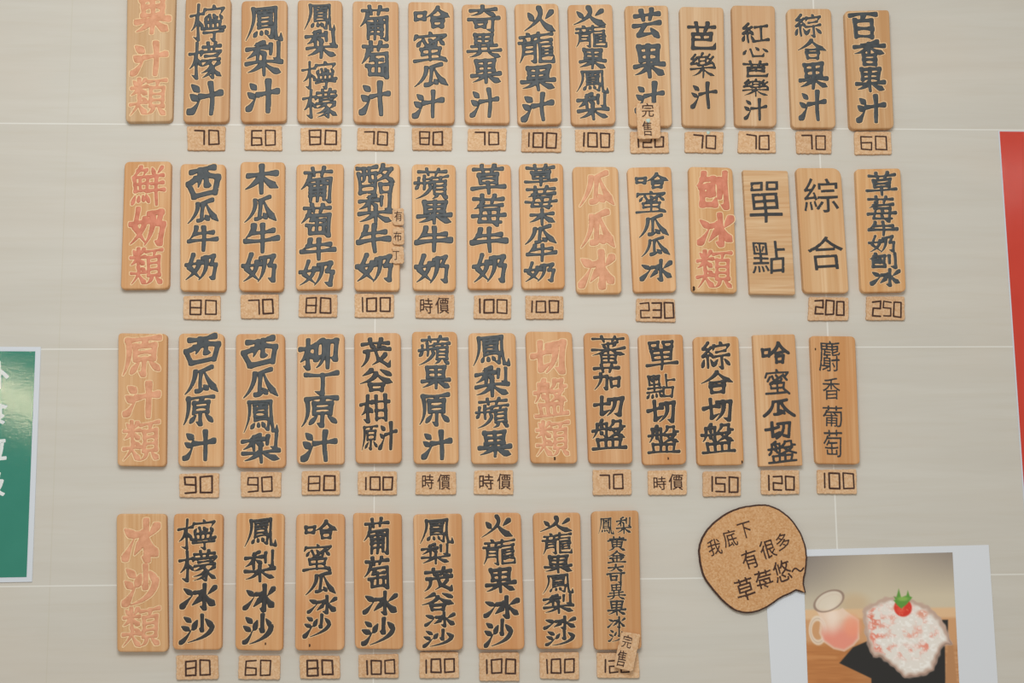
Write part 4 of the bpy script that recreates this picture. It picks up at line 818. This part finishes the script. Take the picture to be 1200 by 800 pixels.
def printed_picture():
    """the printed photograph itself: ink colours over the picture area, in the print's own millimetre-like units"""
    X0, X1, Y0, Y1 = 168.0, 905.0, 32.0, 860.0      # units of the enlarged view of the print
    nx, ny = 210, 236
    xs = np.linspace(X0, X1, nx); ys = np.linspace(Y0, Y1, ny)
    X, Y = np.meshgrid(xs, ys, indexing='ij')
    C = np.zeros(X.shape+(3,))
    def lay(mask, rgb):
        m = mask[..., None]; C[:] = C*(1-m)+np.array(rgb, float)*m
    def soft(d, s=4.0):
        return 1-smooth(-s, s, d)
    lay(np.ones_like(X), (197, 185, 163))
    u = (X-X0)/(X1-X0); v = (Y-Y0)/300.0
    lay(0.75*np.clip(1-v*1.5, 0, 1)*(0.45+0.55*np.abs(2*u-1)), (126, 116, 112))
    lay(0.35*smooth(0.35, 0.0, u)*smooth(1.1, 0.2, v), (120, 112, 110))
    lay(soft(np.hypot((X-410)/70, (Y-265)/50)-1, 0.6)*0.35, (190, 150, 105))
    lay(smooth(280, 296, Y), (214, 178, 140))
    lay(smooth(325, 345, Y), (198, 150, 108))
    gr = vnoise(X/60, Y/7, 3)
    lay(smooth(430, 470, Y)*smooth(640, 330, X), (186, 124, 74))
    lay(0.4*gr*smooth(430, 500, Y), (150, 92, 50))
    lay(0.5*smooth(500, 520, Y)*smooth(535, 515, Y)*smooth(330, 300, X), (208, 150, 98))
    lay(soft(poly_d(X, Y, [(325, 545), (395, 470), (470, 440), (840, 345), (866, 345), (862, 420), (845, 450), (838, 640), (860, 870), (470, 870), (478, 618)]), 4), (42, 41, 41))
    lay(soft(poly_d(X, Y, [(862, 450), (885, 460), (905, 860), (868, 860), (838, 640)]), 4), (176, 128, 88))
    # glass jug with pink milk
    dh = np.abs(np.hypot((X-226)/36, (Y-388)/58)-1)*40
    lay(soft(dh-9, 4)*0.75, (226, 214, 200)); lay(soft(dh-2, 2)*0.5, (176, 156, 140))
    body = poly_d(X, Y, [(222, 290), (240, 325), (238, 360), (232, 400), (248, 440), (300, 478), (352, 490), (400, 462), (428, 430), (430, 340), (372, 300), (352, 282), (330, 292), (268, 302)])
    lay(soft(body, 5)*0.75, (228, 204, 190))
    lay(soft(body+9, 9)*smooth(330, 420, Y+0.25*(X-330)), (222, 142, 124))
    lay(soft(np.hypot((X-395)/40, (Y-370)/50)-1, .5)*0.7, (232, 150, 120))
    lay(soft(np.hypot((X-300)/30, (Y-330)/60)-1, .8)*0.5, (240, 226, 216))
    ang = -0.42
    ex = (X-286)*math.cos(ang)+(Y-248)*math.sin(ang); ey = -(X-286)*math.sin(ang)+(Y-248)*math.cos(ang)
    e = np.hypot(ex/76, ey/44)-1
    lay(soft(e, .1)*0.6, (226, 214, 200)); lay(soft(np.abs(e)*50-4, 3)*0.8, (136, 112, 100))
    lay(soft(np.abs(np.hypot(ex/62, (ey-8)/32)-1)*40-3, 3)*0.6, (206, 188, 172))
    # shaved ice in a scalloped glass dish
    th = np.arange(0, 2*math.pi, 0.06)
    ol = [(455+15, 275), (512, 258), (560, 236), (610, 232), (700, 250), (770, 278), (830, 335), (862, 395), (880, 460), (835, 470), (800, 540), (785, 580), (730, 608), (640, 618), (590, 570), (520, 515), (490, 520), (470, 470), (455, 400), (448, 300)]
    d = poly_d(X, Y, ol)+4*np.sin(X*0.12)*np.cos(Y*0.11)
    lay(soft(d, 6), (186, 160, 146))
    lay(soft(np.abs(d+6)-3, 3)*0.45*smooth(380, 480, Y), (110, 84, 74))
    lay(soft(d+20, 10), (222, 216, 210))
    n1 = vnoise(X/26, Y/22, 5); n2 = vnoise(X/10, Y/9, 6)
    rr = np.hypot(X-660, (Y-350)*1.15)
    pink = smooth(0.42, 0.75, 0.6*n1+0.4*n2)
    lay(soft(d+22, 8)*pink*smooth(600, 520, X)*smooth(250, 290, Y), (214, 124, 104))
    lay(soft(d+22, 8)*pink*np.exp(-((rr-165)/34)**2)*smooth(340, 420, Y), (224, 140, 122))
    lay(soft(d+22, 8)*pink*np.exp(-((rr-75)/26)**2)*0.8, (226, 150, 132))
    lay(soft(np.hypot((X-742)/26, (Y-315)/16)-1, .6)*0.7, (214, 130, 104))
    lay(soft(d+26, 12)*smooth(0.55, 0.8, n2)*0.6, (240, 238, 236))
    # strawberry
    sb = np.hypot((X-648)/44, (Y-286)/42)-1
    lay(soft(sb+0.0, .12), (206, 58, 44)); lay(soft(np.hypot((X-636)/20, (Y-296)/16)-1, .6)*0.6, (228, 96, 76))
    lay(soft(sb, .12)*smooth(0.7, 0.9, vnoise(X/7, Y/7, 8))*0.4, (236, 140, 110))
    for lf in ([(628, 280), (606, 232), (618, 236), (632, 196), (642, 240), (660, 268)], [(640, 284), (636, 240), (668, 228), (676, 206), (684, 232), (696, 238), (668, 268)], [(618, 270), (604, 250), (650, 238), (690, 244), (664, 272), (640, 290)]):
        lay(soft(poly_d(X, Y, lf), 4), (92, 146, 62))
    lay(soft(np.hypot((X-650)/26, (Y-244)/10)-1, .6)*0.6, (158, 190, 96))
    return X, Y, np.clip(C, 0, 255)
X, Y, C = printed_picture()
nx, ny = X.shape
V = []
for i in range(nx):
    for j in range(ny):
        u, v = i/(nx-1), (Y[i, j]-32)/(640-32)
        # picture edges: left 941 -> 946.7, right 1116.2 -> 1124 between y = 651.5/647 and 800
        xl, xr = 941.2+5.5*v, 1116.2+7.9*v
        yt = 651.8+(647-651.8)*u
        q = to_local(px_point(xl+(xr-xl)*u, yt+(800-yt)*v, -0.0013), c, lean)
        V.append((q[0], -0.0013, q[1]))
F = [(i*ny+j, i*ny+j+1, (i+1)*ny+j+1, (i+1)*ny+j) for i in range(nx-1) for j in range(ny-1)]
mp, nt, b = new_mat('photo_ink')
at = N(nt, 'ShaderNodeAttribute', attribute_name='ink'); nt.links.new(at.outputs['Color'], b.inputs['Base Color'])
b.inputs['Roughness'].default_value = 0.4; b.inputs['Specular IOR Level'].default_value = 0.4
pic = mesh_obj('printed_picture', V, F, mp, pp)
ca = pic.data.color_attributes.new('ink', 'FLOAT_COLOR', 'POINT')
cl = np.clip(C*1.08, 0, 250).reshape(-1, 3)/255.0
cl = np.where(cl <= 0.04045, cl/12.92, ((cl+0.055)/1.055)**2.4)
ca.data.foreach_set('color', np.concatenate([cl, np.ones((len(cl), 1))], 1).astype(np.float32).ravel())

# ------------------------------------------------------------------ cork speech bubble over the print's corner
def spline(pts, n=6):
    out = []
    m = len(pts)
    for i in range(m):
        p0, p1, p2, p3 = (np.array(pts[(i+k-1) % m], float) for k in range(4))
        for s in range(n):
            t = s/n
            out.append(0.5*((2*p1)+(-p0+p2)*t+(2*p0-5*p1+4*p2-p3)*t*t+(-p0+3*p1-3*p2+p3)*t**3))
    return out
BT = (800, 570, 3.0)
body = [(57, 240), (62, 195), (88, 148), (140, 102), (200, 74), (270, 63), (310, 67), (355, 90), (397, 132), (425, 185), (437, 240), (434, 290)]
tail = [(428, 318), (426, 342), (433, 374), (415, 370), (398, 365)]
low = [(398, 365), (345, 392), (290, 428), (240, 444), (190, 438), (150, 410), (108, 365), (72, 312)]
sp = spline(body+tail[:1]+low, 6)
pxs = []
for k, p in enumerate(sp):                         # swap the smooth corner for the pointed tail
    pxs.append(p)
cut_a = len(body)*6
pxs = sp[:cut_a-3]+[np.array(t) for t in tail]+sp[cut_a+6+1:]
BK = 0.0012
rng = random.Random(9)
W = [np.array(px_point(800+p[0]/3+rng.uniform(-.2, .2), 570+p[1]/3+rng.uniform(-.2, .2), -BK-CT)) for p in pxs]
c = np.array(W).mean(0)
sb = thing('cork_speech_bubble', 'cork speech bubble with burnt strawberry message overlapping the photo print', 'speech bubble', (c[0], -BK, c[1]))
W = [p-c for p in W][::-1]
area = sum(W[i-1][0]*W[i][1]-W[i][0]*W[i-1][1] for i in range(len(W)))
if area < 0:
    W = W[::-1]
def offset_loop(W, d):
    n = len(W); out = []
    for i in range(n):
        a = W[(i+1) % n]-W[i-1]; a = a/np.linalg.norm(a)
        out.append(W[i]+d*np.array([-a[1], a[0]]))
    return out
def ring_solid(loops, name, mat, parent, close_front=True, close_back=True):
    V, F, R_ = [], [], []
    for loop, y in loops:
        R_.append(list(range(len(V), len(V)+len(loop)))); V += [(p[0], -y, p[1]) for p in loop]
    for a, b_ in zip(R_, R_[1:]):
        n = len(a)
        F += [(a[i], a[(i+1) % n], b_[(i+1) % n], b_[i]) for i in range(n)]
    if close_front:
        F.append(tuple(R_[-1]))
    if close_back:
        F.append(tuple(reversed(R_[0])))
    return mesh_obj(name, V, F, mat, parent)
bb = ring_solid([(offset_loop(W, .0003), 0), (W, .0005), (W, CT-.0008), (offset_loop(W, .0008), CT)], 'cork_board', M_CORK, sb)
bb.color = lin((214, 168, 122))
ring_solid([(offset_loop(W, -.0002), .0004), (offset_loop(W, -.0002), CT-.0007), (offset_loop(W, .0006), CT+.0001), (offset_loop(W, .0019), CT+.0001), (offset_loop(W, .0021), CT-.0002)], 'burnt_edge', M_BURN, sb, False, False)
for ch, px, py, s, r in (('我', 112, 213, 52, 14), ('底', 166, 182, 54, 14), ('下', 219, 153, 52, 14), ('有', 236, 255, 62, 16), ('很', 299, 220, 60, 16), ('多', 352, 193, 54, 16),
                         ('草', 219, 360, 72, 15), ('莓', 287, 330, 68, 15), ('悠', 350, 297, 68, 15)):
    x, z, wd, ht = box_local((px-s*.46, py-s*.56, px+s*.46, py+s*.56), BT, BK+CT, c, 0.0)
    put_relief('burnt_character', glyph_field(ch, wd, ht, ST_THIN, rng), x, z, math.radians(r), sb, [M_BURN], 0.0, 0.00008, 0.0006, CT)
x, z, wd, ht = box_local((385, 280, 425, 304), BT, BK+CT, c, 0.0)
wv = [[(-wd/2+wd*t/8, ht*0.33*math.sin(t/8*2*math.pi)+ht*.5*(t/8-.5)) for t in range(9)]]
put_relief('burnt_wave', stroke_field(wv, wd, ht, 0.0011), x, z, 0, sb, [M_BURN], 0.0, 0.00008, 0.0006, CT)

bpy.data.objects.remove(_fo)
